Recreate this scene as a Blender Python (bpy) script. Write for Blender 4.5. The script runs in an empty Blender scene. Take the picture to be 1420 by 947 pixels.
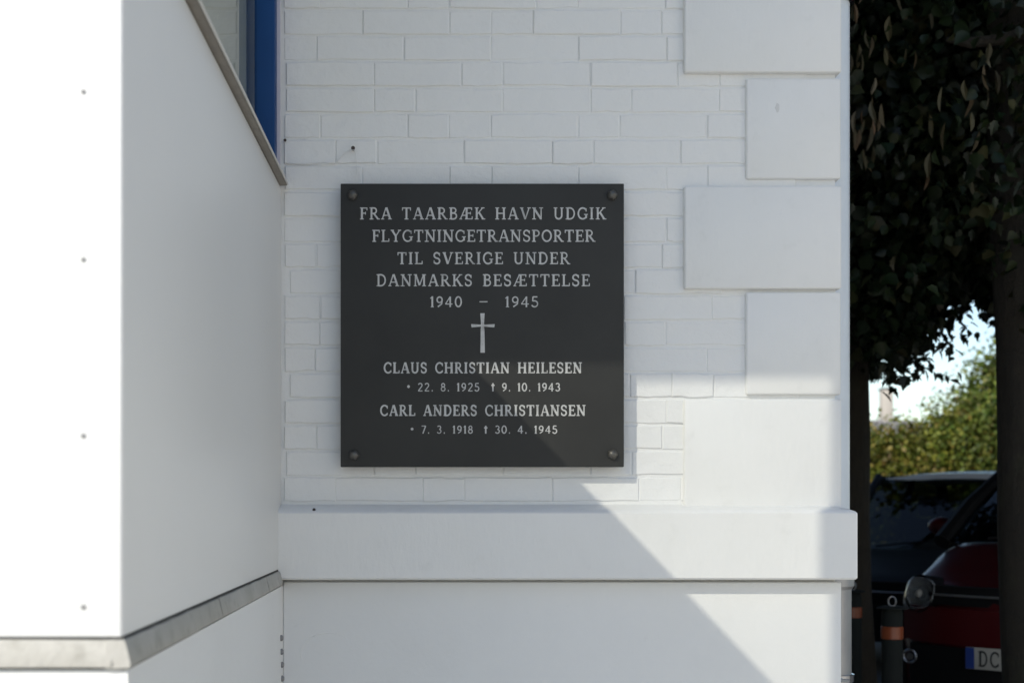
import bpy, bmesh, math, random
import numpy as np
from mathutils import Vector, Matrix
random.seed(7); np.random.seed(7)
S = bpy.context.scene
COL = S.collection
R = math.radians

# ------------------------------------------------------------------ camera
EYE = 1.30
FPX, CX, CY = 1862.0, 610.0, 693.0          # focal length and vanishing point of the photograph (1420 px wide)
cd = bpy.data.cameras.new('camera'); cam = bpy.data.objects.new('camera', cd); COL.objects.link(cam); S.camera = cam
cam.location = (0, 0, EYE); cam.rotation_euler = (math.pi/2, 0, 0)
cd.sensor_width = 36; cd.lens = 36*FPX/1420
cd.shift_x = (710-CX)/1420; cd.shift_y = (CY-473.5)/1420
cd.clip_end = 2000; cd.clip_start = .05
cd.dof.use_dof = True; cd.dof.focus_distance = 3.45; cd.dof.aperture_fstop = 4.0

# ------------------------------------------------------------------ sky, sun, exposure
SUN = Vector((-.90, -1, .945)).normalized()   # towards the sun
w = bpy.data.worlds.new('World'); S.world = w; w.use_nodes = True
nt = w.node_tree; bg = nt.nodes['Background']
sky = nt.nodes.new('ShaderNodeTexSky'); sky.sky_type = 'NISHITA'; sky.sun_disc = False
sky.sun_elevation = math.asin(SUN.z); sky.sun_rotation = math.atan2(SUN.x, SUN.y) % (2*math.pi)
sky.air_density = 1.0; sky.dust_density = 0.5; sky.ozone_density = 1.0
nt.links.new(sky.outputs[0], bg.inputs[0]); bg.inputs[1].default_value = .125
sl = bpy.data.lights.new('sun', 'SUN'); sl.energy = 4.0; sl.angle = R(.55); sl.color = (1, .95, .87)
so = bpy.data.objects.new('sun', sl); COL.objects.link(so)
so.rotation_euler = SUN.to_track_quat('Z', 'Y').to_euler(); so.location = SUN*30
S.view_settings.view_transform = 'Standard'; S.view_settings.look = 'None'
S.view_settings.exposure = 0.43; S.view_settings.gamma = 1; S.view_settings.use_curve_mapping = False
S.render.engine = 'CYCLES'
S.cycles.max_bounces = 8; S.cycles.diffuse_bounces = 4; S.cycles.transparent_max_bounces = 12
S.cycles.use_denoising = True

# ------------------------------------------------------------------ helpers
def PX(px, py, y):          # a point seen at photo pixel (px,py) standing y metres in front of the camera
    return Vector(((px-CX)/FPX*y, y, EYE+(CY-py)/FPX*y))

def tag(o, label=None, cat=None, group=None, kind=None):
    if label: o['label'] = label
    if cat: o['category'] = cat
    if group: o['group'] = group
    if kind: o['kind'] = kind
    return o
def empty(name, loc=(0, 0, 0), rz=0):
    o = bpy.data.objects.new(name, None); o.location = loc; o.rotation_euler = (0, 0, rz); COL.objects.link(o); o.empty_display_size = .1
    return o
def link(name, me, m, parent=None, loc=None):
    o = bpy.data.objects.new(name, me); COL.objects.link(o)
    if m is not None and not me.materials: me.materials.append(m)
    if parent is not None: o.parent = parent
    if loc is not None: o.location = loc
    return o
def smooth(me, ang=35):
    me.polygons.foreach_set('use_smooth', [True]*len(me.polygons))
    try: me.set_sharp_from_angle(angle=R(ang))
    except Exception: pass
def bmobj(name, bm, m, parent=None, sm=False, ang=35, loc=None):
    me = bpy.data.meshes.new(name); bmesh.ops.recalc_face_normals(bm, faces=bm.faces); bm.to_mesh(me); bm.free()
    if sm: smooth(me, ang)
    return link(name, me, m, parent, loc)
def pyobj(name, V, F, m, parent=None, sm=False, ang=35, loc=None):
    me = bpy.data.meshes.new(name); me.from_pydata([tuple(v) for v in V], [], F); me.update()
    if sm: smooth(me, ang)
    return link(name, me, m, parent, loc)
def boxbm(x0, x1, y0, y1, z0, z1, bev=0, seg=2, bm=None):
    bm2 = bmesh.new()
    bmesh.ops.create_cube(bm2, size=1)
    bmesh.ops.scale(bm2, vec=(x1-x0, y1-y0, z1-z0), verts=bm2.verts)
    bmesh.ops.translate(bm2, vec=((x0+x1)/2, (y0+y1)/2, (z0+z1)/2), verts=bm2.verts)
    if bev: bmesh.ops.bevel(bm2, geom=bm2.edges[:], offset=bev, segments=seg, affect='EDGES', profile=.5)
    if bm is None: return bm2
    me = bpy.data.meshes.new('t'); bm2.to_mesh(me); bm2.free(); bm.from_mesh(me); bpy.data.meshes.remove(me)
    return bm
def box(name, x0, x1, y0, y1, z0, z1, m, parent=None, bev=0, seg=2):
    return bmobj(name, boxbm(x0, x1, y0, y1, z0, z1, bev, seg), m, parent, sm=bev > 0, ang=50)
def tube(pts, rad, n=12, cap=True, jitter=0):
    V = []; F = []; pts = [Vector(p) for p in pts]
    if not hasattr(rad, '__len__'): rad = [rad]*len(pts)
    up = None
    for i, p in enumerate(pts):
        d = (pts[min(i+1, len(pts)-1)]-pts[max(i-1, 0)]).normalized()
        if up is None: up = Vector((1, 0, 0)) if abs(d.x) < .9 else Vector((0, 1, 0))
        a = d.cross(up).normalized(); b = d.cross(a).normalized(); up = b.cross(d)
        up = -a.cross(d) if False else up
        up = (Vector((1, 0, 0)) if abs(d.x) < .9 else Vector((0, 1, 0)))
        for k in range(n):
            t = 2*math.pi*k/n; r = rad[i]*(1+jitter*random.uniform(-1, 1))
            V.append(p+a*math.cos(t)*r+b*math.sin(t)*r)
    for i in range(len(pts)-1):
        for k in range(n):
            F.append((i*n+k, i*n+(k+1) % n, (i+1)*n+(k+1) % n, (i+1)*n+k))
    if cap:
        F.append(tuple(range(n-1, -1, -1))); F.append(tuple((len(pts)-1)*n+k for k in range(n)))
    return V, F
def join(parts):
    V = []; F = []
    for v, f in parts:
        o = len(V); V += list(v); F += [tuple(i+o for i in q) for q in f]
    return V, F

# ------------------------------------------------------------------ materials
def mat(name, col, rough=.6, metal=0, noise=None, bump=None, spec=.5, coat=0, var=None, emit=None):
    """noise=(scale, amount, colour2) blends in a second colour; bump = list of (scale, strength-distance)"""
    m = bpy.data.materials.new(name); m.use_nodes = True; t = m.node_tree; b = t.nodes['Principled BSDF']
    b.inputs['Base Color'].default_value = (*col, 1); b.inputs['Roughness'].default_value = rough
    b.inputs['Metallic'].default_value = metal; b.inputs['Specular IOR Level'].default_value = spec
    b.inputs['Coat Weight'].default_value = coat
    tc = t.nodes.new('ShaderNodeNewGeometry')
    def nz(scale, detail=5, rough_=.6, stretch=None, src=None):
        mp = t.nodes.new('ShaderNodeMapping'); t.links.new((src or tc.outputs['Position']), mp.inputs[0])
        if stretch: mp.inputs['Scale'].default_value = stretch
        n = t.nodes.new('ShaderNodeTexNoise'); n.inputs['Scale'].default_value = scale
        n.inputs['Detail'].default_value = detail; n.inputs['Roughness'].default_value = rough_
        t.links.new(mp.outputs[0], n.inputs['Vector']); return n
    colsock = None
    if noise:
        for (sc, lo, hi, amt, c2) in noise:
            n = nz(sc); r = t.nodes.new('ShaderNodeMapRange'); t.links.new(n.outputs[0], r.inputs[0])
            r.inputs[1].default_value = lo; r.inputs[2].default_value = hi; r.inputs[3].default_value = 0; r.inputs[4].default_value = amt
            mx = t.nodes.new('ShaderNodeMix'); mx.data_type = 'RGBA'
            t.links.new(r.outputs[0], mx.inputs[0])
            if colsock: t.links.new(colsock, mx.inputs[6])
            else: mx.inputs[6].default_value = (*col, 1)
            mx.inputs[7].default_value = (*c2, 1); colsock = mx.outputs[2]
    if var:      # random value per object / island
        oi = t.nodes.new('ShaderNodeObjectInfo') if var[0] == 'obj' else tc
        out = oi.outputs['Random'] if var[0] == 'obj' else tc.outputs['Random Per Island']
        rp = t.nodes.new('ShaderNodeValToRGB'); t.links.new(out, rp.inputs[0])
        cr = rp.color_ramp
        while len(cr.elements) < len(var[1]): cr.elements.new(.5)
        for i, (p, c) in enumerate(var[1]): cr.elements[i].position = p; cr.elements[i].color = (*c, 1)
        colsock = rp.outputs[0]
    if colsock: t.links.new(colsock, b.inputs['Base Color'])
    if bump:
        prev = None
        for (sc, dist, *st) in bump:
            n = nz(sc, 6, .6, st[0] if st else None)
            bp = t.nodes.new('ShaderNodeBump'); bp.inputs['Distance'].default_value = dist; bp.inputs['Strength'].default_value = 1
            t.links.new(n.outputs[0], bp.inputs['Height'])
            if prev: t.links.new(prev, bp.inputs['Normal'])
            prev = bp.outputs[0]
        t.links.new(prev, b.inputs['Normal'])
    if emit: b.inputs['Emission Color'].default_value = (*emit, 1); b.inputs['Emission Strength'].default_value = 1
    return m
def glassmat(name, tint, ior=1.5, rough=0.0, boost=1.0):
    m = bpy.data.materials.new(name); m.use_nodes = True; t = m.node_tree; t.nodes.clear()
    o = t.nodes.new('ShaderNodeOutputMaterial'); mx = t.nodes.new('ShaderNodeMixShader')
    tr = t.nodes.new('ShaderNodeBsdfTransparent'); tr.inputs[0].default_value = (*tint, 1)
    gl = t.nodes.new('ShaderNodeBsdfGlossy'); gl.inputs['Roughness'].default_value = rough
    fr = t.nodes.new('ShaderNodeFresnel'); ge = t.nodes.new('ShaderNodeNewGeometry'); mr = t.nodes.new('ShaderNodeMapRange')
    mr.inputs[3].default_value = ior; mr.inputs[4].default_value = 1/ior      # a thin pane reflects alike from both sides
    t.links.new(ge.outputs['Backfacing'], mr.inputs[0]); t.links.new(mr.outputs[0], fr.inputs[0])
    t.links.new(fr.outputs[0], mx.inputs[0]); t.links.new(tr.outputs[0], mx.inputs[1]); t.links.new(gl.outputs[0], mx.inputs[2])
    t.links.new(mx.outputs[0], o.inputs[0]); return m

W = (.80, .80, .788)
M = {}
M['paint'] = mat('white_wall_paint', W, .5, noise=[(3, .45, .75, .25, (.74, .74, .72)), (38, .62, .8, .25, (.68, .68, .66))],
                 bump=[(9, .003), (55, .0016), (230, .0005)])
M['brickpaint'] = mat('white_brick_paint', W, .5, noise=[(4, .45, .75, .3, (.75, .75, .73)), (60, .66, .8, .35, (.6, .6, .58))],
                      bump=[(13, .0045), (45, .0016), (200, .0004)])
M['quoinpaint'] = mat('smooth_render_paint', (.80, .80, .788), .42, noise=[(3.5, .42, .7, .45, (.74, .74, .72)), (14, .60, .80, .35, (.66, .66, .64))],
                      bump=[(7, .0034, (1, 1, -.6)), (40, .0009, (2.2, 1, .7)), (260, .00025)])
M['panel'] = mat('panel_paint', (.80, .80, .788), .38, noise=[(2.5, .4, .75, .25, (.75, .755, .75))],
                 bump=[(14, .0010, (1, 1, .12)), (160, .0002)])
M['render'] = mat('lower_render_paint', (.80, .80, .788), .55, noise=[(3, .45, .75, .3, (.72, .72, .70)), (25, .66, .8, .25, (.6, .6, .58))],
                  bump=[(5, .003), (45, .0009), (230, .0004)])
M['ledge'] = mat('ledge_stone', (.45, .44, .41), .8, noise=[(5, .35, .7, .7, (.31, .30, .26)), (17, .54, .80, .75, (.21, .20, .17))], bump=[(30, .003), (110, .0012)])
M['dirt'] = mat('joint_dirt', (.06, .06, .055), .95)
M['slate'] = mat('dark_slate', (.051, .0515, .050), .62, spec=.12, noise=[(5, .4, .75, .5, (.038, .038, .037)), (200, .68, .8, .5, (.06, .06, .058))], bump=[(180, .00012)])
M['letter'] = mat('letter_paint', (.55, .55, .54), .6, noise=[(45, .50, .72, .55, (.20, .20, .195)), (150, .62, .78, .5, (.60, .60, .58))])
M['bronze'] = mat('dark_bronze', (.12, .115, .105), .42, metal=.6, bump=[(150, .0004)])
M['nail'] = mat('rusty_nail', (.07, .055, .05), .7, metal=.3)
M['screw'] = mat('painted_screw', (.26, .26, .26), .5, metal=.3)
M['blue'] = mat('blue_frame_paint', (.002, .045, .17), .5, spec=.25, noise=[(12, .4, .7, .4, (.003, .055, .20))], bump=[(90, .0002)])
M['lilac'] = mat('jamb_paint', (.50, .49, .58), .5, bump=[(60, .0004)])
M['sill'] = mat('sill_zinc', (.28, .25, .21), .5, metal=.2, noise=[(30, .4, .7, .5, (.20, .175, .15))], bump=[(70, .0005)])
M['sill_lit'] = mat('sill_lit_edge', (.62, .60, .56), .5)  # paler than the sill: its lit edge is put into the colour
M['winglass'] = glassmat('window_glass', (.655, .655, .625))
M['inner'] = mat('interior_paint', (.62, .66, .62), .7)
M['white_pipe'] = mat('painted_pipe', (.72, .77, .82), .4, noise=[(8, .45, .7, .35, (.6, .66, .72))], bump=[(40, .0005)])
M['grey_pipe'] = mat('zinc_pipe', (.38, .38, .39), .38, metal=.55, noise=[(10, .4, .7, .4, (.28, .28, .30))], bump=[(60, .0004)])
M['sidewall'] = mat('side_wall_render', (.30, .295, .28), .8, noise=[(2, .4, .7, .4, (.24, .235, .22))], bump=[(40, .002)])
M['roof'] = mat('roof_tile', (.10, .05, .04), .8)
M['asphalt'] = mat('asphalt', (.05, .05, .05), .9, noise=[(1.2, .4, .7, .4, (.07, .068, .065))], bump=[(120, .004)])
M['soil'] = mat('grass_ground', (.045, .05, .025), .95, noise=[(.6, .4, .6, .5, (.07, .06, .035))])
M['paving'] = mat('paving', (.46, .44, .405), .85, noise=[(3, .4, .7, .5, (.19, .185, .175))], bump=[(90, .002)])
M['kerb'] = mat('kerb_stone', (.26, .26, .25), .85, bump=[(80, .003)])
M['bark'] = mat('bark', (.026, .021, .014), .95, noise=[(9, .4, .65, .6, (.018, .015, .012)), (4, .55, .7, .5, (.04, .042, .022))], bump=[(16, .03, (1, 1, .22)), (90, .006)])
def leafmat(name, ramp, trans=.25):
    m = mat(name, (.05, .08, .02), .5, var=('isl', ramp), spec=.3)
    t = m.node_tree; b = t.nodes['Principled BSDF']; out = t.nodes['Material Output']
    tl = t.nodes.new('ShaderNodeBsdfTranslucent'); mx = t.nodes.new('ShaderNodeMixShader'); mx.inputs[0].default_value = trans
    src = b.inputs['Base Color'].links[0].from_socket
    g_n = t.nodes.new('ShaderNodeNewGeometry'); nn_ = t.nodes.new('ShaderNodeTexNoise'); nn_.inputs['Scale'].default_value = 2.2; nn_.inputs['Detail'].default_value = 3
    t.links.new(g_n.outputs['Position'], nn_.inputs['Vector']); hs = t.nodes.new('ShaderNodeHueSaturation'); mr_ = t.nodes.new('ShaderNodeMapRange')
    mr_.inputs[1].default_value = .32; mr_.inputs[2].default_value = .68; mr_.inputs[3].default_value = .45; mr_.inputs[4].default_value = 1.45
    t.links.new(nn_.outputs[0], mr_.inputs[0]); t.links.new(mr_.outputs[0], hs.inputs['Value']); t.links.new(src, hs.inputs['Color'])
    mh = t.nodes.new('ShaderNodeMapRange'); mh.inputs[1].default_value = .3; mh.inputs[2].default_value = .7; mh.inputs[3].default_value = .475; mh.inputs[4].default_value = .525
    t.links.new(nn_.outputs[0], mh.inputs[0]); t.links.new(mh.outputs[0], hs.inputs['Hue']); src = hs.outputs[0]; t.links.new(src, b.inputs['Base Color'])
    t.links.new(src, tl.inputs[0]); t.links.new(b.outputs[0], mx.inputs[1]); t.links.new(tl.outputs[0], mx.inputs[2])
    t.links.new(mx.outputs[0], out.inputs[0]); return m
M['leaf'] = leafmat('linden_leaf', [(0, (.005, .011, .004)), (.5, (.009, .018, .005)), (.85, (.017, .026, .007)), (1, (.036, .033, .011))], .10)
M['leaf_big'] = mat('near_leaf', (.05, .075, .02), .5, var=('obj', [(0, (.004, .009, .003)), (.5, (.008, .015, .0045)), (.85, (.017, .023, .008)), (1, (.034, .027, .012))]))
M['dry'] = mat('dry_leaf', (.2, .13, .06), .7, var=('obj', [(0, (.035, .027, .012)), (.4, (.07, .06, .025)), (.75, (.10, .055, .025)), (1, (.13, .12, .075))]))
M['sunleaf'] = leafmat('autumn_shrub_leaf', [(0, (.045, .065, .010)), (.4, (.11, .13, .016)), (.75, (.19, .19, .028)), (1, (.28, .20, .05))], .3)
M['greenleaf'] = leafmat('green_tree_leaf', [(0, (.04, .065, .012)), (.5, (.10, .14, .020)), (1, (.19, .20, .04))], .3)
M['red'] = mat('red_car_paint', (.075, .002, .004), .42, coat=.15, spec=.3)
M['black_car'] = mat('dark_car_paint', (.007, .007, .007), .5, coat=0, spec=.2)
M['sky_sheen'] = mat('roof_sky_sheen', (.80, .81, .83), .35, metal=0, coat=.4)  # roof of the dark car: the sky's reflection is put into this pale colour
M['blackp'] = mat('black_plastic', (.009, .009, .010), .6, spec=.2)
M['rubber'] = mat('tyre_rubber', (.015, .015, .015), .85)
M['alloy'] = mat('wheel_metal', (.30, .30, .31), .35, metal=.8)
M['chrome'] = mat('chrome', (.55, .55, .56), .15, metal=1)
M['carglass'] = glassmat('car_glass', (.17, .20, .19), 1.38)
M['lampglass'] = glassmat('lamp_glass', (.95, .95, .95), 1.3)
M['reflector'] = mat('lamp_reflector', (.62, .63, .64), .2, metal=.9, bump=[(24, .05), (60, .02)])
M['amber'] = mat('amber_reflector', (.22, .045, .010), .35, spec=.6)
M['post'] = mat('grey_bollard_paint', (.016, .018, .016), .85, spec=.15, bump=[(60, .0006)])
M['plate_white'] = mat('plate_white', (.55, .52, .46), .4)
M['plate_blue'] = mat('plate_blue', (.02, .05, .25), .4)
M['plate_ink'] = mat('plate_ink', (.01, .01, .01), .5)
M['cloth'] = mat('car_seat_cloth', (.02, .02, .022), .9)
M['yellow'] = mat('pale_yellow_render', (.80, .76, .66), .85, noise=[(1, .4, .7, .3, (.74, .69, .58))])
M['farwall'] = mat('far_house_render', (.46, .42, .37), .85, noise=[(1, .4, .7, .4, (.38, .35, .31))])
M['farroof'] = mat('far_roof_slate', (.20, .19, .185), .8)

# ------------------------------------------------------------------ the ground
def sheet(name, x0, x1, y0, y1, z, m):
    return tag(pyobj(name, [(x0, y0, z), (x1, y0, z), (x1, y1, z), (x0, y1, z)], [(0, 1, 2, 3)], m), kind='structure')
sheet('ground', -400, 400, -400, 400, -.008, M['soil'])
sheet('parking_area', -2, 26, 3.9, 17.5, -.004, M['asphalt'])
sheet('road', -60, 60, -26, -14, -.003, M['asphalt'])
tag(box('pavement', -40, 8.4, -13.8, 3.8, -.3, 0, M['paving']), kind='structure')  # unseen paving, widened and made pale to bounce sunlight onto the shaded walls
tag(box('kerb', 1.2, 8.4, 3.801, 3.9, -.3, .008, M['kerb'], bev=.004), kind='structure')

# ------------------------------------------------------------------ the house
YW = 3.5                      # brick plane
XC = 1.030                    # corner of the brickwork
PXM = FPX/YW                  # 532 px per metre on the wall
def wx(px): return (px-CX)/PXM
def wz(py): return EYE+(CY-py)/PXM
house = tag(empty('house', (0, YW, 0)), 'white painted brick house with raised corner blocks and a moulded band above the plinth', 'house')
def H(o):                     # children are written in world coordinates: undo the parent's location
    o.location = o.location-Vector((0, YW, 0)); return o
wall = H(box('wall', -3.4, XC, YW, YW+.34, 1.02, 10.6, M['brickpaint'], house))
H(box('side_wall', XC-.34, XC-.004, YW+.342, 12.0, 0, 10.6, M['sidewall'], house))
H(box('rear_wall', -6, XC-.342, 11.6, 11.96, 0, 10.6, M['sidewall'], house))
H(box('wall', -6, -3.41, YW, YW+.34, 0, 10.6, M['paint'], house))
H(pyobj('roof', [(-6, YW-.4, 10.6), (XC+.3, YW-.4, 10.6), (XC+.3, 12.4, 10.6), (-6, 12.4, 10.6), (-6, 7.7, 13.6), (XC+.3, 7.7, 13.6)],
        [(0, 1, 5, 4), (2, 3, 4, 5), (0, 3, 2, 1), (0, 4, 3), (1, 2, 5)], M['roof'], house))

# bricks: twelve uneven shapes of each length, shared by the courses
CH = 35.9/PXM
def brickmesh(L, seed):
    rs = random.Random(seed); h = CH-.0062; d = .010; b = .0028
    j = lambda a: rs.uniform(-a, a)
    # outer ring (at the wall), bevel ring, face grid 5x2 with waviness
    nx, nz_ = 6, 3
    V = []; F = []
    ex = [(-L/2+L*i/(nx-1)) for i in range(nx)]; ez = [(-h/2+h*k/(nz_-1)) for k in range(nz_)]
    top = [j(.0022) for _ in range(nx)]; bot = [j(.0022) for _ in range(nx)]
    tilt = j(.0008); swell = j(.0005)
    for k in range(nz_):
        for i in range(nx):
            xx = ex[i]; zz = ez[k]
            if k == nz_-1: zz += top[i]
            if k == 0: zz += bot[i]
            edge = (i in (0, nx-1)) or (k in (0, nz_-1))
            yy = -d + tilt*(zz/h) + (j(.0003) if not edge else j(.0004))
            sx = xx*(1-2*b/L) if True else xx
            sz = zz*(1-2*b/h)
            V.append((sx, yy+swell, sz))
    for k in range(nz_-1):
        for i in range(nx-1):
            a = k*nx+i; F.append((a, a+1, a+nx+1, a+nx))
    ring = [i for i in range(nx)]+[k*nx+nx-1 for k in range(1, nz_)]+[(nz_-1)*nx+i for i in range(nx-2, -1, -1)]+[k*nx for k in range(nz_-2, 0, -1)]
    o = len(V)
    for r in ring:
        sx, yy, sz = V[r]; V.append((sx*(1+2*b/L), yy+.0022, sz*(1+2*b/h)))
    for r in ring:
        sx, yy, sz = V[r]; V.append((sx*(1+2.2*b/L), .002, sz*(1+2.2*b/h)))
    n = len(ring)
    for q in range(n):
        p = (q+1) % n
        F.append((ring[p], ring[q], o+q, o+p)); F.append((o+p, o+q, o+n+q, o+n+p))
    me = bpy.data.meshes.new('brick'); me.from_pydata(V, [], F); me.update(); smooth(me, 24); me.materials.append(M['brickpaint'])
    return me
LS, LH = .228, .108
BM = {LS: [brickmesh(LS-.0022, 10+i) for i in range(12)], LH: [brickmesh(LH-.0022, 40+i) for i in range(12)]}
YM = YW+.0065-.0065
wallz0 = wz(14)+CH*3
proud = {}
nb = 0
quoins_long_x = wx(947); quoins_short_x = wx(1033)
for k in range(22):
    zc = wz(14+35.9*(k-2))-CH/2
    if zc-CH/2 < wz(712): continue
    x = -.40-random.choice([0.0, .03, .06, .1, .14])
    seq = k % 2; i = 0
    while x < XC-.02:
        L = LS if (i+seq) % 3 != 2 else LH
        if random.random() < .12: L = LH if L == LS else LS
        x1 = min(x+L, XC-.01); xx0 = x
        if x < -.405: xx0 = -.405
        if x1-xx0 > .03:
            zz = wz(0)  # noqa
            py = CY-(zc-EYE)*PXM
            # bricks wholly behind a corner block are not seen
            hidden = xx0 > wx(1040) or (xx0 > wx(955) and any(a+8 < py < b_-8 for a, b_ in ((-40, 103), (260, 402), (555, 700))))
            if not hidden:
                me = random.choice(BM[L]); o = link('brick', me, None, wall)
                dp = random.choice([.0026, .003, .0034, .0038, .0042, .0046, .0036, .0016])
                o.location = ((xx0+x1)/2, YW+.010-dp, zc+random.uniform(-.0006, .0006))
                o.scale = ((x1-xx0+(.0014 if random.random() < .5 else -.0022))/(L-.002), 1, 1); o.rotation_euler = (0, random.uniform(-.003, .003), 0)
                o.location = o.location-Vector(wall.location)-Vector((0, YW, 0)); nb += 1
        x += L; i += 1

# corner blocks
def quoin(px0, py0, py1, th):
    x0 = wx(px0); z0 = wz(py1); z1 = wz(py0)
    bm = boxbm(x0, XC+.012, YW-th, YW+.26, z0, z1, .006, 3)
    return H(bmobj('corner_block', bm, M['quoinpaint'], house, sm=True, ang=60))
for (a, b_, c, th) in ((1033, -185, -45, .014), (947, -40, 104, .020), (1033, 111, 250, .014), (947, 260, 402, .020), (1033, 406, 548, .014), (947, 554, 706, .020), (947, -340, -190, .020)):
    quoin(a, b_, c, th)
z = wz(-340)+.01; k = 0
while z < 10.2:
    zz = z; px = 947 if k % 2 else 1033
    H(bmobj('corner_block', boxbm(wx(px), XC+.012, YW-(.02 if k % 2 else .014), YW+.26, z, z+.272, .006, 2), M['quoinpaint'], house, sm=True, ang=60)); z += .28; k += 1

# moulded band: front, sloped top, wraps the corner
YB = YW-.068; XB = (1189-CX)/FPX*YB
def b_z(py, y=YB): return EYE+(CY-py)/FPX*y
prof = [(YW+.05, b_z(696)), (YW-.010, b_z(700)), (YW-.050, b_z(705.5)), (YB+.004, b_z(708.8)), (YB, b_z(711.5)), (YB, b_z(801)), (YB+.004, b_z(803.5)), (YW+.05, b_z(803.5))]
prof2 = [(p[0], p[1]) for p in prof]
V = []; F = []
n = len(prof)
xs_ = [-.4134, -.2, .1, .4, .7, .9]
rows = []
for xx in xs_:
    rows.append([Vector((xx, py_, pz)) for py_, pz in prof])
rows.append([Vector((XB+(YB-py_)*1.0, py_, pz)) for py_, pz in prof])           # mitre at the corner
rows.append([Vector((XB+(YB-py_), 6.0, pz)) for py_, pz in prof])
for r in rows: V += r
for i in range(len(rows)-1):
    for k in range(n):
        F.append((i*n+k, (i+1)*n+k, (i+1)*n+(k+1) % n, i*n+(k+1) % n))
F.append(tuple(range(n-1, -1, -1))); F.append(tuple((len(rows)-1)*n+k for k in range(n)))
bandbm = bmesh.new(); vs = [bandbm.verts.new(v) for v in V]
for f in F: bandbm.faces.new([vs[i] for i in f])
H(bmobj('moulded_band', bandbm, M['quoinpaint'], house, sm=True, ang=28))

# plinth
YP = YW-.022; XP = (1167-CX)/FPX*YP
H(box('plinth_core', -.402, XC, YW+.0, YW+.33, -.1, 1.018, M['render'], house))
H(bmobj('plinth', boxbm(-.4063, XP, YP, YW-.001, -.1, b_z(803.5)-.0085, .004, 2), M['render'], house, sm=True, ang=60))
# faint curved scratch in the render of the plinth
pts = []
for i in range(15):
    a = R(200-i*11); pts.append(Vector(((455+38*math.cos(a)-CX)/FPX*YP, YP-.0002, EYE+(CY-(905-28*math.sin(a)))/FPX*YP)))
v, f = tube(pts, .0011, 5); H(pyobj('scratch', v, f, M['render'], house, sm=True))
# smudges in the corner blocks / patch of filler
def blob(name, px, py, y, rw, rh, th, m, parent, seed=1):
    rs = random.Random(seed); V = [Vector(((px-CX)/FPX*y, y-th, EYE+(CY-py)/FPX*y))]; F = []
    for i in range(14):
        t = 2*math.pi*i/14; k = 1+rs.uniform(-.2, .2)
        V.append(Vector(((px+rw*k*math.cos(t)-CX)/FPX*y, y+.0012, EYE+(CY-(py+rh*k*math.sin(t)))/FPX*y)))
    for i in range(14): F.append((0, 1+i, 1+(i+1) % 14))
    return H(pyobj(name, V, F, m, parent, sm=True, ang=80))
smudge = mat('grey_smudge', (.66, .66, .65), .6)
blob('paint_smudge', 1078, 150, YW-.0146, 5, 10, .0004, smudge, house, 3)

# nails in the wall
def nail(px, py, y, r, label, ln=.012):
    c = Vector(((px-CX)/FPX*y, y, EYE+(CY-py)/FPX*y)); t = tag(empty('wall_nail', c), label, 'nail', 'old nails and screws left in the wall')
    v, f = tube([(0, 0, 0), (0, -ln, .001)], r*.55, 8); pyobj('shank', v, f, M['nail'], t, sm=True)
    v, f = tube([(0, -ln, .001), (0, -ln-.0025, .001)], r, 10); pyobj('nail_head', v, f, M['nail'], t, sm=True)
nail(490, 208, YW-.004, .0052, 'rusty nail in the brick wall above the top left corner of the dark plaque')
nail(436, 707, YW-.050, .0042, 'small dark nail in the joint just above the moulded band near the bay', .008)
nail(395.5, 196, YW-.004, .0038, 'tiny dark nail beside the blue window frame at the edge of the brickwork', .004)
# painted-over wire from the bay to the nail
pts = [PX(398, 226, 3.49), PX(425, 227.5, 3.49), PX(452, 227, 3.49), PX(468, 224, 3.489), PX(476, 214, 3.487), PX(484, 208, 3.484), PX(490, 208, 3.482), PX(494, 213, 3.485), PX(495, 228, 3.488), PX(495, 243, 3.49)]
v, f = tube(pts, .0011, 6)
tag(pyobj('wire', v, f, M['brickpaint'], None, sm=True), 'thin painted over wire looping from the bay over the nail above the plaque', 'wire')

# ------------------------------------------------------------------ the bay
XS = -.4135; Y0 = 1.75        # side plane, front plane
bay = tag(empty('bay_window', (-1.35, 2.6, 0)), 'white panelled bay projecting at left with grey ledge, sill and blue framed window', 'bay window')
BL = Vector((-1.35, 2.6, 0))
def B(o, parent=None):
    o.parent = parent or bay
    if parent is None: o.location = o.location-BL
    return o
ZS = EYE+.823                 # sill height
ZL1, ZL0 = EYE-.180, EYE-.218
XL = -2.3
T = .05
ZT = 3.62
# upper panels (clad) - front and side
B(box('front_panel', XL, XS-.0015, Y0, Y0+T, ZL1+.001, ZS-.012, M['panel'], bev=.0022))
B(box('side_panel', XS-T, XS, Y0+.0015, YW-.003, ZL1+.002, ZS-.012, M['panel'], bev=.0016))
B(box('side_panel', XL, XL+T, Y0+T+.002, YW-.003, ZL1+.002, ZS-.012, M['panel']))
# lower walls
B(box('lower_front_wall', XL, XS+.007, Y0-.002, Y0+.1999, 0, ZL0-.003, M['render']))
B(box('lower_side_wall', XS-.2, XS+.007, Y0+.20, YW-.001, 0, ZL0-.003, M['render']))
B(box('floor', XL+T, XS-T-.001, Y0+T+.001, YW-.004, ZS-.10, ZS-.06, M['inner']))
B(box('lower_side_wall', XL, XL+.2, Y0+.202, YW-.001, 0, ZL0-.003, M['render']))
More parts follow.
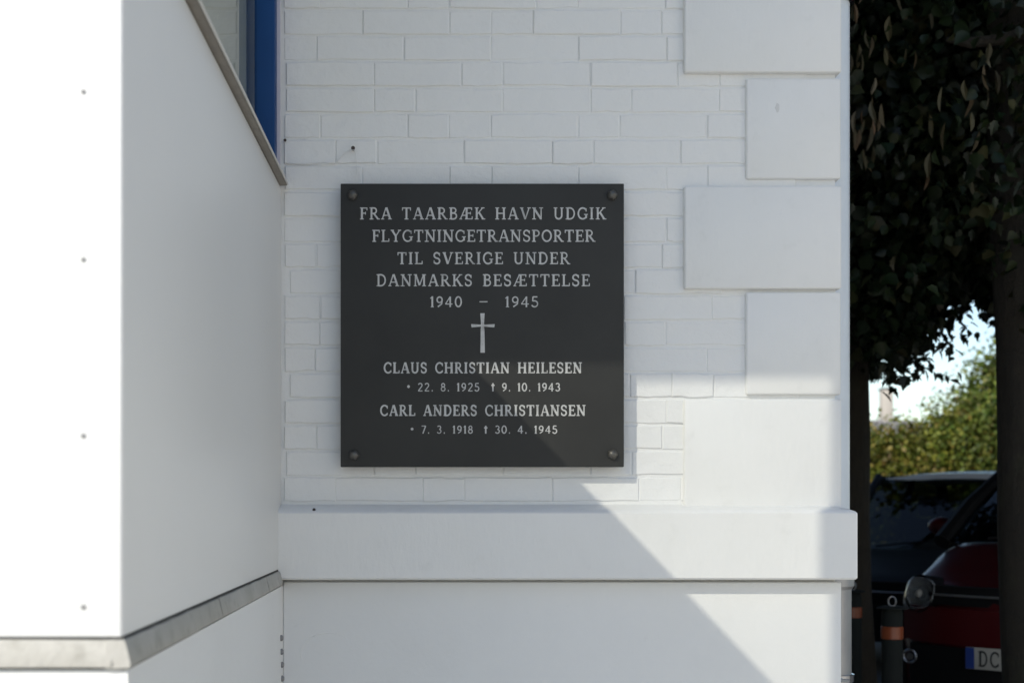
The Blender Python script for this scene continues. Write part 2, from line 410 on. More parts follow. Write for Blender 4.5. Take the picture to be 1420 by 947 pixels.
# screws on the front panel and fixings low in the corner
scv, scf = None, None
def screw(loc, axis, r, parent_name='screw', m=M['screw']):
    a = Vector(axis); v, f = tube([Vector((0, 0, 0))-a*.001, a*.0012, a*.0022], [r, r, r*.6], 10)
    o = pyobj(parent_name, v, f, m, None, sm=True); o.location = loc; return B(o)
for py in (-110, 127.5, 360, 604, 841): screw(((115.5-CX)/FPX*Y0, Y0, EYE+(CY-py)/FPX*Y0), (0, -1, 0), .0034)
for i in range(1, 5):
    for py in (-110, 127.5, 360, 604, 841): screw(((115.5-CX)/FPX*Y0-.4*i, Y0, EYE+(CY-py)/FPX*Y0), (0, -1, 0), .0034)
for px, py in ((389.3, 884), (389.8, 903), (390.3, 921), (390.6, 940)):
    y = (XS+.007)/((px-CX)/FPX); screw((XS+.007, y-.004, EYE+(CY-py)/FPX*y), (3.2, 0, 0), .0078)
# small chips of filler low on the side panel
rs = random.Random(5)
chip = mat('filler_chip', (.82, .82, .82), .5)
Vc, Fc = [], []
for (px, py) in ((262, 800), (240, 808), (318, 780), (333, 783), (345, 779), (322, 786), (368, 762), (372, 775), (383, 752), (388, 770), (385, 780), (176, 150), (177, 180)):
    y = XS/((px-CX)/FPX); c = Vector((XS, y, EYE+(CY-py)/FPX*y)); s = rs.uniform(.0025, .005)
    o = len(Vc); Vc += [c+Vector((0, -s*1.3, rs.uniform(-.3, .3)*s)), c+Vector((0, 0, -s*.7)), c+Vector((0, s*1.2, 0)), c+Vector((0, 0, s*.8)), c+Vector((.0012, 0, 0))]
    Fc += [(o, o+1, o+4), (o+1, o+2, o+4), (o+2, o+3, o+4), (o+3, o, o+4)]
B(pyobj('paint_chips', Vc, Fc, chip, None))
# ledge: strips of stone, front piece and side pieces, slightly sloping outwards at the foot
def ledge(p0, p1, outv, name='ledge_stone', seed=1, e0=0, e1=0):
    rs = random.Random(seed); n = 18; V = []; F = []
    for i in range(n+1):
        t = i/n; p = Vector(p0).lerp(Vector(p1), t); o = Vector(outv); d = (Vector(p1)-Vector(p0)).normalized()
        j = lambda a: rs.uniform(-a, a)
        V += [p+Vector((0, 0, ZL1-.0015+j(.0007)))-o*.02, p+Vector((0, 0, ZL1-.002+j(.0007)))+o*(.004+j(.0006)),
              p+Vector((0, 0, ZL1-.006))+o*(.0065+j(.0006)), p+Vector((0, 0, ZL0+.006))+o*(.0125+j(.0008)), p+Vector((0, 0, ZL0+.001+j(.0006)))+o*(.011), p+Vector((0, 0, ZL0-.001))-o*.02]
    m = 6
    for i in range(n):
        for k in range(m): F.append((i*m+k, (i+1)*m+k, (i+1)*m+(k+1) % m, i*m+(k+1) % m))
    F.append(tuple(range(m))); F.append(tuple(n*m+k for k in range(m-1, -1, -1)))
    bm = bmesh.new(); vs = [bm.verts.new(v) for v in V]
    for f in F: bm.faces.new([vs[q] for q in f])
    return B(bmobj(name, bm, M['ledge'], None, sm=True, ang=40))
ledge((XL, Y0, 0), (XS-.012, Y0, 0), (0, -1, 0), seed=2)
def ys(px): return XS/((px-CX)/FPX)
ledge((XS, Y0-.010, 0), (XS, ys(300)-.007, 0), (1, 0, 0), seed=3)
ledge((XS, ys(300)+.007, 0), (XS, ys(366), 0), (1, 0, 0), seed=4)
ledge((XS, ys(366)+.010, 0), (XS, YW-.072, 0), (1, 0, 0), seed=6)
B(box('ledge_joint', XL, XS-.006, Y0-.0006, Y0+.03, ZL0-.0032, ZL1+.0012, M['dirt']))
B(box('ledge_joint', XS-.02, XS+.0006, Y0+.0005, YW-.074, ZL0-.0032, ZL1+.0022, M['dirt']))
# sill
SY = YW-.012
V = [(XS-.07, Y0+.01, ZS+.004), (XS+.016, Y0-.014, ZS), (XS+.016, Y0-.014, ZS-.007), (XS-.004, Y0-.014, ZS-.0085),
     (XS-.07, SY, ZS+.004), (XS+.016, SY, ZS), (XS+.016, SY, ZS-.007), (XS-.004, SY, ZS-.0085), (XS-.07, Y0+.01, ZS-.0085), (XS-.07, SY, ZS-.0085)]
B(pyobj('window_sill', V, [(0, 4, 5, 1), (2, 6, 7, 3), (3, 7, 9, 8), (4, 9, 7, 6, 5), (0, 1, 2, 3, 8)], M['sill'], None))
B(box('sill_edge', XS+.0162, XS+.0195, Y0-.014, SY-.002, ZS-.0062, ZS+.0012, M['sill_lit'], bev=.0008))
B(pyobj('window_sill', [(XL, Y0+.06, ZS+.004), (XS-.0005, Y0+.06, ZS+.004), (XS-.0005, Y0-.0145, ZS-.0005), (XL, Y0-.0145, ZS-.0005), (XL, Y0-.0145, ZS-.009), (XS-.0005, Y0-.0145, ZS-.009), (XS-.0005, Y0+.06, ZS-.009), (XL, Y0+.06, ZS-.009)],
        [(0, 1, 2, 3), (3, 2, 5, 4), (4, 5, 6, 7)], M['sill'], None))
# window frames: blue; glass set back
GX = XS-.054
ZH = EYE+2.0
def frame_bar(parent, *a): return box('frame_bar', *a, M['blue'], parent, bev=.002)
wf = B(empty('side_window', (XS, 2.6, ZS)))
def Wn(o, root): o.location = o.location-Vector((XS, 2.6, ZS)) if root is wf else o.location; return o
YJ = YW-.012                   # far jamb of the window
Wn(frame_bar(wf, GX-.006, XS-.0085, YJ-.060, YJ-.012, ZS+.004, ZH), wf)      # far stile, its broad face towards the camera
Wn(frame_bar(wf, -.500, XS-.012, Y0+.010, Y0+.050, ZS+.004, ZH), wf)        # corner post
Wn(frame_bar(wf, GX-.03, XS-.03, Y0+.076, YJ-.062, ZS+.0045, ZS+.075), wf)  # bottom rail
Wn(frame_bar(wf, GX-.03, XS-.012, Y0+.076, YJ-.062, ZH-.055, ZH-.001), wf)
g = pyobj('glass_pane', [(GX, Y0+.049, ZS+.04), (GX, YJ-.058, ZS+.04), (GX, YJ-.058, ZH-.05), (GX, Y0+.049, ZH-.05)], [(0, 1, 2, 3)], M['winglass'], wf); Wn(g, wf)
B(box('window_jamb', XS-.028, XS-.0005, YJ-.011, YW-.0135, ZS+.0045, ZT-.36, M['lilac'], bev=.001))
ff = B(empty('front_window', (-1.3, Y0, ZS)))
def Wf(o): o.location = o.location-Vector((-1.3, Y0, ZS)); return o
Wf(frame_bar(ff, XL, XL+.06, Y0+.015, Y0+.065, ZS+.004, ZH))
Wf(frame_bar(ff, XL+.062, -.5015, Y0+.0225, Y0+.0645, ZS+.0045, ZS+.04))
Wf(frame_bar(ff, XL+.062, -.5015, Y0+.0225, Y0+.0645, ZH-.05, ZH-.001))
Wf(pyobj('glass_pane', [(XL+.06, Y0+.045, ZS+.03), (-.4995, Y0+.045, ZS+.03), (-.4995, Y0+.045, ZH-.04), (XL+.06, Y0+.045, ZH-.04)], [(0, 1, 2, 3)], M['winglass'], ff))
B(box('inner_wall', XL+T, GX-.032, YW-.035, YW-.004, ZS-.058, ZH, M['inner']))
B(box('left_wall', XL, XL+T, Y0+.067, YW-.036, ZS-.010, ZH, M['panel']))
B(box('bay_sun_block', XL-.05, XS+.05, Y0-.05, YW-.002, ZH+.002, ZH+5.4, M['panel'], bev=.004))  # unseen upper storey, raised to stop sun passing over the bay

# ------------------------------------------------------------------ downpipe
dpx, dpy = 1.098, 3.78
dp = tag(empty('downpipe', (dpx, dpy, 0)), 'pale round downpipe running down behind the right corner of the white house', 'downpipe')
v, f = tube([(0, 0, EYE-.14), (0, 0, 10.5)], .0535, 24); pyobj('upper_pipe', v, f, M['white_pipe'], dp, sm=True)
v, f = tube([(0, 0, .02), (0, 0, EYE-.25), (0, 0, EYE-.24), (0, 0, EYE-.141)], [.0585, .0585, .066, .066], 24); pyobj('lower_pipe', v, f, M['grey_pipe'], dp, sm=True)
zc = EYE+(CY-938)/FPX*dpy
for zz in (zc, zc+1.9):
    v, f = tube([(0, 0, zz-.012), (0, 0, zz-.010), (0, 0, zz+.010), (0, 0, zz+.012)], [.060, .0665, .0665, .060], 24); br = pyobj('pipe_bracket', v, f, M['chrome'], dp, sm=True)
    v, f = tube([(-.05, -.03, zz), (.012, -.078, zz), (.03, -.085, zz)], .005, 8); pyobj('bracket_bolt', v, f, M['chrome'], br, sm=True)

# ------------------------------------------------------------------ the plaque
YF = 3.452; PLT = .022
k = FPX/YF
def lx(px): return (px-CX)/k
def lz(py): return EYE+(CY-py)/k
pc = Vector(((472+865.5)/2, 0, 0)); PC = Vector((lx(668.8), YF, lz(451)))
plq = tag(empty('memorial_plaque', PC), 'square dark stone memorial plaque with Danish inscription and cross on the white brick wall', 'plaque')
hw = (865.5-472.5)/2/k; hh = (647.5-255)/2/k
slab = bmobj('slab', boxbm(-hw, hw, 0, PLT, -hh, hh, .0018, 2), M['slate'], plq, sm=True, ang=50)

# lettering: serif capitals drawn with pen strokes (thick stems, thin arms, small serifs)
def arc(cx, cy, rx, ry, a0, a1, n=9):
    return [(cx+rx*math.cos(R(a0+(a1-a0)*i/n)), cy+ry*math.sin(R(a0+(a1-a0)*i/n))) for i in range(n+1)]
TK, TN = .155, .085
def st(x, y0=0, y1=1, s0=1, s1=1, t=TK, sw=.15):    # stem with serifs
    o = [([(x, y0), (x, y1)], t)]
    if s0: o.append(([(x-sw, y0+.035), (x+sw, y0+.035)], .07))
    if s1: o.append(([(x-sw, y1-.035), (x+sw, y1-.035)], .07))
    return o
G = {}
def g_(c, wd, *s):
    L = []
    for q in s: L += q if isinstance(q, list) else [q]
    G[c] = (wd, L)
g_('A', .80, ([(.10, .03), (.38, 1)], TN), ([(.70, .03), (.41, 1)], TK), ([(.22, .34), (.58, .34)], TN), ([(0, .035), (.24, .035)], .07), ([(.54, .035), (.84, .035)], .07))
g_('B', .66, st(.16), ([(.16, .96), *arc(.34, .755, .19, .205, 90, -90), (.16, .55)], TN+.02), ([(.16, .53), *arc(.36, .285, .22, .245, 90, -90), (.16, .04)], TN+.03))
g_('C', .74, ([*arc(.42, .5, .34, .46, 42, 318, 16)], TN+.04), ([(.68, .66), (.68, .93)], .07), ([(.68, .08), (.68, .28)], .06))
g_('D', .76, st(.16), ([(.16, .96), (.30, .96), *arc(.34, .5, .33, .46, 90, -90, 12), (.16, .04)], TN+.03))
g_('E', .64, st(.16), ([(.16, .955), (.56, .955)], TN), ([(.57, .99), (.57, .78)], .07), ([(.16, .52), (.46, .52)], TN), ([(.46, .40), (.46, .64)], .06), ([(.16, .045), (.58, .045)], TN), ([(.60, .01), (.60, .25)], .07))
g_('F', .60, st(.16), ([(.16, .955), (.54, .955)], TN), ([(.55, .99), (.55, .76)], .07), ([(.16, .52), (.44, .52)], TN), ([(.44, .40), (.44, .64)], .06))
g_('G', .80, ([*arc(.42, .5, .34, .46, 45, 330, 16)], TN+.04), ([(.68, .66), (.68, .93)], .07), ([(.68, .10), (.68, .42)], TK*.9), ([(.52, .42), (.82, .42)], .07))
g_('H', .84, st(.16), st(.68), ([(.16, .51), (.68, .51)], TN))
g_('I', .34, st(.17))
g_('K', .78, st(.16), ([(.20, .44), (.62, .97)], TN), ([(.33, .60), (.66, .03)], TK*.9), ([(.50, .965), (.76, .965)], .07), ([(.54, .035), (.82, .035)], .07))
g_('L', .62, st(.16), ([(.16, .045), (.56, .045)], TN), ([(.58, .01), (.58, .27)], .07))
g_('M', .96, st(.14, t=TN, sw=.12), st(.80), ([(.16, .97), (.46, .08)], TK), ([(.46, .08), (.76, .97)], TN))
g_('N', .84, st(.15, t=TN+.01), st(.69, t=TN+.01, s0=0), ([(.13, .96), (.68, .04)], TK))
g_('O', .80, ([*arc(.40, .5, .33, .455, 0, 360, 20)], TN+.035))
g_('P', .64, st(.16), ([(.16, .96), (.30, .96), *arc(.33, .72, .22, .24, 90, -90), (.16, .48)], TN+.02))
g_('R', .76, st(.16), ([(.16, .96), (.30, .96), *arc(.33, .73, .21, .23, 90, -90), (.16, .50)], TN+.02), ([(.34, .50), (.66, .03)], TK*.9), ([(.58, .035), (.80, .035)], .07))
g_('S', .60, ([(.50, .80), *arc(.29, .74, .20, .22, 40, 245, 8), (.40, .47), *arc(.30, .27, .215, .23, 50, -150, 9)], TN+.04), ([(.51, .68), (.51, .94)], .065), ([(.085, .07), (.085, .32)], .065))
g_('T', .72, st(.36, s1=0), ([(.04, .955), (.68, .955)], TN), ([(.05, .99), (.05, .74)], .07), ([(.67, .99), (.67, .74)], .07))
g_('U', .80, ([(.16, 1), (.16, .33), *arc(.40, .33, .24, .285, 180, 360, 10), (.64, 1)], TN+.04), ([(0.02, .965), (.30, .965)], .07), ([(.52, .965), (.78, .965)], .07))
g_('V', .80, ([(.12, .97), (.41, .02)], TK), ([(.70, .97), (.41, .02)], TN), ([(0, .965), (.26, .965)], .07), ([(.57, .965), (.83, .965)], .07))
g_('Y', .78, ([(.11, .97), (.39, .48)], TK), ([(.68, .97), (.39, .48)], TN), *st(.39, 0, .5, 1, 0), ([(0, .965), (.25, .965)], .07), ([(.55, .965), (.80, .965)], .07))
g_('Æ', 1.04, ([(.08, .03), (.46, .97)], TN), *st(.56, s0=0, s1=0), ([(.24, .34), (.56, .34)], TN), ([(0, .035), (.22, .035)], .07), ([(.40, .955), (.95, .955)], TN), ([(.95, .99), (.95, .78)], .07), ([(.56, .52), (.86, .52)], TN), ([(.86, .41), (.86, .63)], .06), ([(.44, .045), (.97, .045)], TN), ([(.99, .01), (.99, .25)], .07))
g_('0', .62, ([*arc(.31, .5, .23, .455, 0, 360, 18)], TN+.05))
g_('1', .36, st(.20, s1=0, sw=.12), ([(.05, .80), (.20, .97)], TN))
g_('2', .60, ([*arc(.29, .73, .20, .23, 165, -35, 10), (.08, .06)], TN+.03), ([(.06, .05), (.53, .05)], TN+.02))
g_('3', .58, ([*arc(.27, .75, .19, .205, 150, -80, 9)], TN+.03), ([*arc(.27, .29, .22, .245, 85, -155, 10)], TN+.03))
g_('4', .64, ([(.42, 0), (.42, .98)], TK*.9), ([(.42, .96), (.05, .30)], TN), ([(.03, .29), (.60, .29)], TN))
g_('5', .58, ([(.14, .95), (.48, .95)], TN+.02), ([(.15, .96), (.13, .56), *arc(.27, .31, .23, .28, 110, -155, 11)], TN+.03))
g_('7', .56, ([(.06, .95), (.52, .95)], TN+.02), ([(.51, .95), (.20, 0)], TK*.85))
g_('8', .60, ([*arc(.30, .74, .17, .205, 0, 360, 14)], TN+.03), ([*arc(.30, .28, .215, .24, 0, 360, 14)], TN+.03))
g_('9', .60, ([*arc(.30, .68, .20, .26, 0, 360, 14)], TN+.035), ([(.50, .68), (.46, .30), (.16, .03)], TN+.03))
g_('.', .26, ([(.09, .07), (.20, .07)], .15))
g_('-', .56, ([(.04, .5), (.52, .5)], .09))
g_('*', .42, ([(.20, .38), (.20, .76)], .09), ([(.04, .57), (.36, .57)], .09), ([(.08, .45), (.32, .69)], .07), ([(.08, .69), (.32, .45)], .07))
g_('+', .42, ([(.20, .0), (.20, .98)], .15), ([(.02, .72), (.38, .72)], .13))
g_(' ', .52)
def ribbon(pts, th, yoff, out, sx, sy):
    V, F = out; n = len(pts); closed = (abs(pts[0][0]-pts[-1][0]) < 1e-6 and abs(pts[0][1]-pts[-1][1]) < 1e-6)
    P = [Vector((p[0], p[1])) for p in pts]; Q = []
    for p in P:
        if not Q or (p-Q[-1]).length > 1e-5: Q.append(p)
    P = Q; n = len(P); L = []; Rr = []
    for i in range(n):
        if closed: a = P[i-1] if i > 0 else P[-2]; b = P[i+1] if i < n-1 else P[1]
        else: a = P[max(i-1, 0)]; b = P[min(i+1, n-1)]
        d = (b-a); d = d.normalized() if d.length > 0 else Vector((1, 0)); nn = Vector((-d.y, d.x))*th/2
        L.append(P[i]+nn); Rr.append(P[i]-nn)
    o = len(V)
    for i in range(n): 
        for q in (L[i], Rr[i]):
            V.append((q.x*sx, yoff, q.y*sy)); V.append((q.x*sx, .0004, q.y*sy))
    for i in range(n-1):
        a = o+4*i; b = a+4
        F.append((a, a+2, b+2, b)); F.append((a, b, b+1, a+1)); F.append((a+2, a+3, b+3, b+2))
    if not closed:
        for a in (o, o+4*(n-1)): F.append((a, a+1, a+3, a+2))
def textline(s, px0, px1, py0, py1, sp=.14, bold=1.0):
    wd = sum(G[c][0]*1.0+sp for c in s)-sp
    W_ = (px1-px0)/k; hgt = (py1-py0)/k; sx = W_/wd; sy = hgt
    # thickness is given in x units, keep strokes sane when squeezed
    x = 0; ii = 0; rs = random.Random(s)
    line = empty('inscription_line', (lx(px0)-PC.x, 0, lz(py1)-PC.z)); line.parent = plq
    for c in s:
        gw, strokes = G[c]; out = ([], [])
        for pts, th in strokes:
            ii += 1
            ribbon([(p[0], p[1]*sy/sx) for p in pts], th*1.04*bold*sy/sx*rs.uniform(.92, 1.08), -.0007-.00001*(ii % 40), out, sx, sx)
        if strokes: pyobj('letter', out[0], out[1], M['letter'], line, loc=(x*sx, 0, 0))
        x += gw+sp
    return line
textline('FRA TAARBÆK HAVN UDGIK', 499, 840, 288, 304.5)
textline('FLYGTNINGETRANSPORTER', 516, 825, 319, 335.5, .10)
textline('TIL SVERIGE UNDER', 551, 790, 350, 366.5)
textline('DANMARKS BESÆTTELSE', 522, 818, 380.5, 397)
textline('1940', 596, 641, 411, 426, .12); textline('-', 664, 677, 411, 426); textline('1945', 700, 747, 411, 426, .12)
textline('CLAUS CHRISTIAN HEILESEN', 532, 807, 502.5, 517.5, .12, 1.15)
textline('* 22. 8. 1925', 564, 665, 531, 542.5, .14, 1.02); textline('+ 9. 10. 1943', 681, 777, 531, 542.5, .12, 1.12)
textline('CARL ANDERS CHRISTIANSEN', 527, 812, 561.5, 576.5, .12, 1.15)
textline('* 7. 3. 1918', 569, 656, 590, 601, .14, 1.02); textline('+ 30. 4. 1945', 671, 773, 590, 601, .12, 1.12)
def crossbm():
    bm = bmesh.new(); s = 1/k
    pts = []
    def Q(px, py): return ((px-668.8)*s, -.0008, (451-py)*s)
    out = [(666.6, 456), (667.2, 453.6), (666.4, 452.9), (654, 454), (653.4, 449.5), (666.6, 450.2), (667, 449), (666, 434.5), (672, 434.5), (671.2, 449), (671.6, 450.2), (686, 449.5), (685.4, 454), (672, 452.9), (671.3, 453.6), (671.8, 458), (672.4, 489), (666.2, 489)]
    f = bm.faces.new([bm.verts.new(Q(*p)) for p in out])
    r = bmesh.ops.extrude_face_region(bm, geom=[f]); bmesh.ops.translate(bm, vec=(0, .0012, 0), verts=[v for v in r['geom'] if isinstance(v, bmesh.types.BMVert)])
    return bm
bmobj('cross', crossbm(), M['letter'], plq)
# domed rosette bolts
for (px, py) in ((489, 271), (849, 271), (491, 631), (849.5, 630)):
    prof = [(.0132, 0), (.0132, -.003), (.0118, -.0065), (.0085, -.0105), (.0045, -.0128), (.0008, -.0135)]
    V = []; F = []; n = 20
    for r, yy in prof:
        for q in range(n):
            t = 2*math.pi*q/n; rr = r*(1+.06*math.cos(5*t)) if r > .006 else r
            V.append((rr*math.cos(t), yy, rr*math.sin(t)))
    for i in range(len(prof)-1):
        for q in range(n): F.append((i*n+q, i*n+(q+1) % n, (i+1)*n+(q+1) % n, (i+1)*n+q))
    F.append(tuple((len(prof)-1)*n+q for q in range(n)))
    o = pyobj('bolt', V, F, M['bronze'], plq, sm=True, ang=60); o.location = (lx(px)-PC.x, 0, lz(py)-PC.z)
    v, f = tube([(0, .0225, 0), (0, YW-YF-.002, 0)], .008, 10); s_ = pyobj('spacer', v, f, M['bronze'], o, sm=True)

# ------------------------------------------------------------------ bollards
def bollard(px, py_band, y, label):
    x = (px-CX)/FPX*y; t = tag(empty('bollard', (x, y, 0)), label, 'bollard', 'grey bollards with orange bands at the car park edge')
    v, f = tube([(0, 0, 0), (0, 0, .84), (0, 0, .855)], [.042, .042, .036], 20); pyobj('post', v, f, M['post'], t, sm=True)
    v, f = tube([(0, 0, .732), (0, 0, .734), (0, 0, .782), (0, 0, .784)], [.042, .0445, .0445, .042], 20); pyobj('reflective_band', v, f, M['amber'], t, sm=True)
    v, f = tube([(0, 0, .855), (0, 0, .860), (0, 0, .866)], [.062, .062, .04], 20); c = pyobj('cap', v, f, M['post'], t, sm=True)
    pts = [(.016*math.cos(a), 0, .885+.020*math.sin(a)) for a in [i*math.pi/7 for i in range(15)]]
    v, f = tube(pts, .0035, 6, cap=False); pyobj('ring', v, f, M['alloy'], c, sm=True)
bollard(1237, 876, 5.5, 'grey bollard with an orange band directly in front of the red car headlight')
bollard(1182, 848, 6.5, 'grey bollard half hidden behind the house downpipe, left of the other bollard')

# ------------------------------------------------------------------ cars
def lampxz(r_, t, yy, s):
    c_, s_ = math.cos(t), math.sin(t); e = .62
    x_ = r_*math.copysign(abs(c_)**e, c_); z_ = r_*.92*math.copysign(abs(s_)**e, s_)
    return (x_-.16*z_*s, yy+abs(x_)*.12, z_*(1-.22*(-x_*s/max(r_, .001)+1)/2))
def interp(tab, s):
    for (a, b) in zip(tab, tab[1:]):
        if a[0] <= s <= b[0]:
            t = (s-a[0])/(b[0]-a[0]) if b[0] > a[0] else 0; t = t*t*(3-2*t)*.35+t*.65
            return [a[i]+(b[i]-a[i])*t for i in range(1, len(a))]
    return list(tab[-1][1:])
def car(name, loc, heading, p, paint, roofpaint, label, plate=False):
    """local frame: -y is forwards (towards the nose at y=0), +y towards the tail"""
    root = tag(empty(name, loc, heading), label, 'car')
    W2, L, zb, belt, roofz = p['w']/2, p['l'], .22, p['belt'], p['roof']
    hood0, hood1 = p['hood0'], p['hood1']        # hood heights at front and at the cowl
    yc, yr0, yr1 = p['cowl'], p['roof0'], p['roof1']
    tab = [(0, .20, .34, hood0-.10), (.03, .38, .26, hood0-.07), (.07, .52, .23, hood0-.05), (.13, .68, .22, hood0-.03), (.21, .83, .21, hood0-.01), (.33, .955, .20, hood0+.02), (.5, .975, .20, hood0+(hood1-hood0)*.45), (yc, 1.0, .20, hood1), (yc+.6, 1.0, .20, belt), (L-.7, 1.0, .20, belt+.02), (L-.2, .95, .22, belt), (L-.05, .88, .27, belt-.08), (L, .78, .32, belt-.25)]
    def wheelarch(s, yy): return 0
    V = []; F = []; N = 44; m = 25
    for i in range(N+1):
        s = L*(1-math.cos(math.pi*i/N))/2
        wf_, z0, z1 = interp(tab, s); hw_ = W2*wf_
        for q in range(m):
            t = math.pi*q/(m-1)            # 0 = bottom left .. top .. bottom right : half superellipse sections
            cx_, sz = math.cos(t), math.sin(t)
            ex = 2/8.0
            xx = hw_*math.copysign(abs(cx_)**ex, cx_); zz = z0+(z1-z0)*abs(sz)**(2/9.0)
            xx *= 1-.06*((zz-z0)/(z1-z0))**3
            V.append((xx, s, zz))
    for i in range(N):
        for q in range(m-1): F.append((i*m+q, (i+1)*m+q, (i+1)*m+q+1, i*m+q+1))
        F.append((i*m+m-1, (i+1)*m+m-1, (i+1)*m, i*m))
    F.append(tuple(range(m))); F.append(tuple(N*m+q for q in range(m-1, -1, -1)))
    bm = bmesh.new(); vs = [bm.verts.new(v) for v in V]
    for f in F: bm.faces.new([vs[i] for i in f])
    body = bmobj('body', bm, paint, root, sm=True, ang=40)
    # greenhouse
    wb, wt = W2*.90, W2*p.get('wt', .70)
    c0 = (wb, yc, hood1-.01); c1 = (wt, yr0, roofz-.045); c2 = (wt, yr1, roofz-.055); c3 = (wb*.96, L-.25, belt-.01)
    def quad(nm, pts, mt, par=root): return pyobj(nm, pts, [tuple(range(len(pts)))], mt, par)
    def curved(nm, pa, pb, bulge, mt, par=root, n=8, axis=1):   # surface between two edges bowed outwards along the middle
        V = []; F = []
        for j in range(5):
            v_ = j/4
            for i in range(n+1):
                u = i/n; a = Vector(pa[0]).lerp(Vector(pa[1]), u); b = Vector(pb[0]).lerp(Vector(pb[1]), u); q = a.lerp(b, v_)
                V.append(q+Vector(bulge)*(4*u*(1-u))*(.6+.4*4*v_*(1-v_)))
        for j in range(4):
            for i in range(n): F.append((j*(n+1)+i, j*(n+1)+i+1, (j+1)*(n+1)+i+1, (j+1)*(n+1)+i))
        return pyobj(nm, V, F, mt, par, sm=True, ang=80)
    X = lambda q, s: (q[0]*s, q[1], q[2])
    curved('windscreen', (X(c0, -1), X(c0, 1)), (X(c1, -1), X(c1, 1)), (0, -.10, .012), M['carglass'])
    curved('rear_window', (X(c3, -1), X(c3, 1)), (X(c2, -1), X(c2, 1)), (0, .06, .01), M['carglass'])
    # roof: thick curved shell
    V = []; F = []; nx, ny = 10, 8
    for j in range(ny+1):
        v_ = j/ny; yy = yr0-.02+(yr1-yr0+.04)*v_
        for i in range(nx+1):
            u = i/nx*2-1; xx = u*(wt+.012); zz = roofz-.05*abs(u)**2.4-.035*(2*v_-1)**2+.005
            bow = -.10*(1-u*u)*(1 if v_ < .3 else 0)*(1-v_/.3 if v_ < .3 else 0)
            V.append((xx, yy+bow, zz))
    o_ = len(V); V += [(a, b, c-.045) for a, b, c in V]
    for j in range(ny):
        for i in range(nx):
            a = j*(nx+1)+i; F.append((a, a+1, a+nx+2, a+nx+1)); F.append((o_+a, o_+a+nx+1, o_+a+nx+2, o_+a+1))
    edge = [i for i in range(nx+1)]+[j*(nx+1)+nx for j in range(1, ny+1)]+[ny*(nx+1)+i for i in range(nx-1, -1, -1)]+[j*(nx+1) for j in range(ny-1, 0, -1)]
    for i in range(len(edge)):
        a = edge[i]; b = edge[(i+1) % len(edge)]; F.append((a, o_+a, o_+b, b))
    bm = bmesh.new(); vs = [bm.verts.new(v) for v in V]
    for f in F: bm.faces.new([vs[i] for i in f])
    bmobj('roof', bm, roofpaint, root, sm=True, ang=40)
    for s in (-1, 1):
        v, f = tube([X(c0, s), X(((c0[0]+c1[0])/2+.015, (c0[1]+c1[1])/2-.012, (c0[2]+c1[2])/2+.01), s), X(c1, s)], [.050, .043, .036], 8); pyobj('pillar', v, f, p.get('pillar', paint), root, sm=True)
        v, f = tube([X(c2, s), X(c3, s)], [.055, .075], 8); pyobj('pillar', v, f, paint, root, sm=True)
        bm_ = (wb*.985, (yc+yr1)/2+.25, belt); bt = (wt, (yc+yr1)/2+.35, roofz-.05)
        v, f = tube([X(bm_, s), X(bt, s)], .035, 8); pyobj('pillar', v, f, M['blackp'], root, sm=True)
        quad('side_window', [X((wb*.985, yc+.1, belt-.01), s), X(c1, s), X(c2, s), X((wb*.96, L-.35, belt-.01), s)], M['carglass'])
        # mirror
        mx = W2+.03; mz = belt+.165; my = yc+.28
        bmm = bmesh.new(); bmesh.ops.create_uvsphere(bmm, u_segments=12, v_segments=8, radius=1)
        bmesh.ops.scale(bmm, vec=(.085, .05, .055), verts=bmm.verts); bmesh.ops.translate(bmm, vec=(mx*s, my, mz), verts=bmm.verts)
        mi = bmobj('mirror', bmm, paint, root, sm=True, ang=80)
        v, f = tube([(W2*.9*s, my+.03, mz-.07), (mx*s, my, mz-.03)], .02, 8); pyobj('mirror_arm', v, f, M['blackp'], mi, sm=True)
        # headlight : bowl, bulb, clear cover
        hx, hz = p['lamp']
        hr = p.get('lampr', .085)
        def place(o, dy=0): o.location = (hx*s, p.get('lampy', .12)-.028+dy, hz+.005); o.rotation_euler = (R(-8), 0, R(26*s)); o.scale = (1.15, 1, 1.1); return o
        V = []; F = []; n = 20; pr = [(hr*1.04, -.012), (hr, -.018), (hr*.93, -.008), (hr*.7, .03), (hr*.3, .05), (.001, .055)]
        for r_, yy in pr:
            for q in range(n):
                t = 2*math.pi*q/n; V.append(lampxz(r_, t, yy, s))
        for i in range(len(pr)-1):
            for q in range(n): F.append((i*n+q, i*n+(q+1) % n, (i+1)*n+(q+1) % n, (i+1)*n+q))
        hl = place(pyobj('headlight', V, F, M['reflector'], root, sm=True, ang=50))
        v, f = tube([(0, -.008, 0), (0, .05, 0), (-.02*s, .24, 0)], [hr*.98, hr*1.02, hr*.95], 20, cap=False); pyobj('lamp_housing', v, f, M['blackp'], hl, sm=True, ang=80)
        for cx_, cr_ in ((-.030, .030), (.034, .024)):
            v, f = tube([(cx_*s, .02, -.004), (cx_*s, -.004, -.004), (cx_*s, -.004, -.004), (cx_*s, .016, -.004)], [cr_, cr_, cr_*.82, cr_*.75], 16, cap=False); pyobj('lamp_cup', v, f, M['chrome'], hl, sm=True, ang=60)
        bl = bmesh.new(); bmesh.ops.create_uvsphere(bl, u_segments=10, v_segments=8, radius=.02); bmobj('bulb', bl, M['plate_white'], hl, sm=True, ang=80)
        V = []; F = []; pr = [(hr*1.02, -.014), (hr*.85, -.026), (hr*.5, -.036), (.001, -.040)]
        for r_, yy in pr:
            for q in range(n):
                t = 2*math.pi*q/n; V.append(lampxz(r_, t, yy, s))
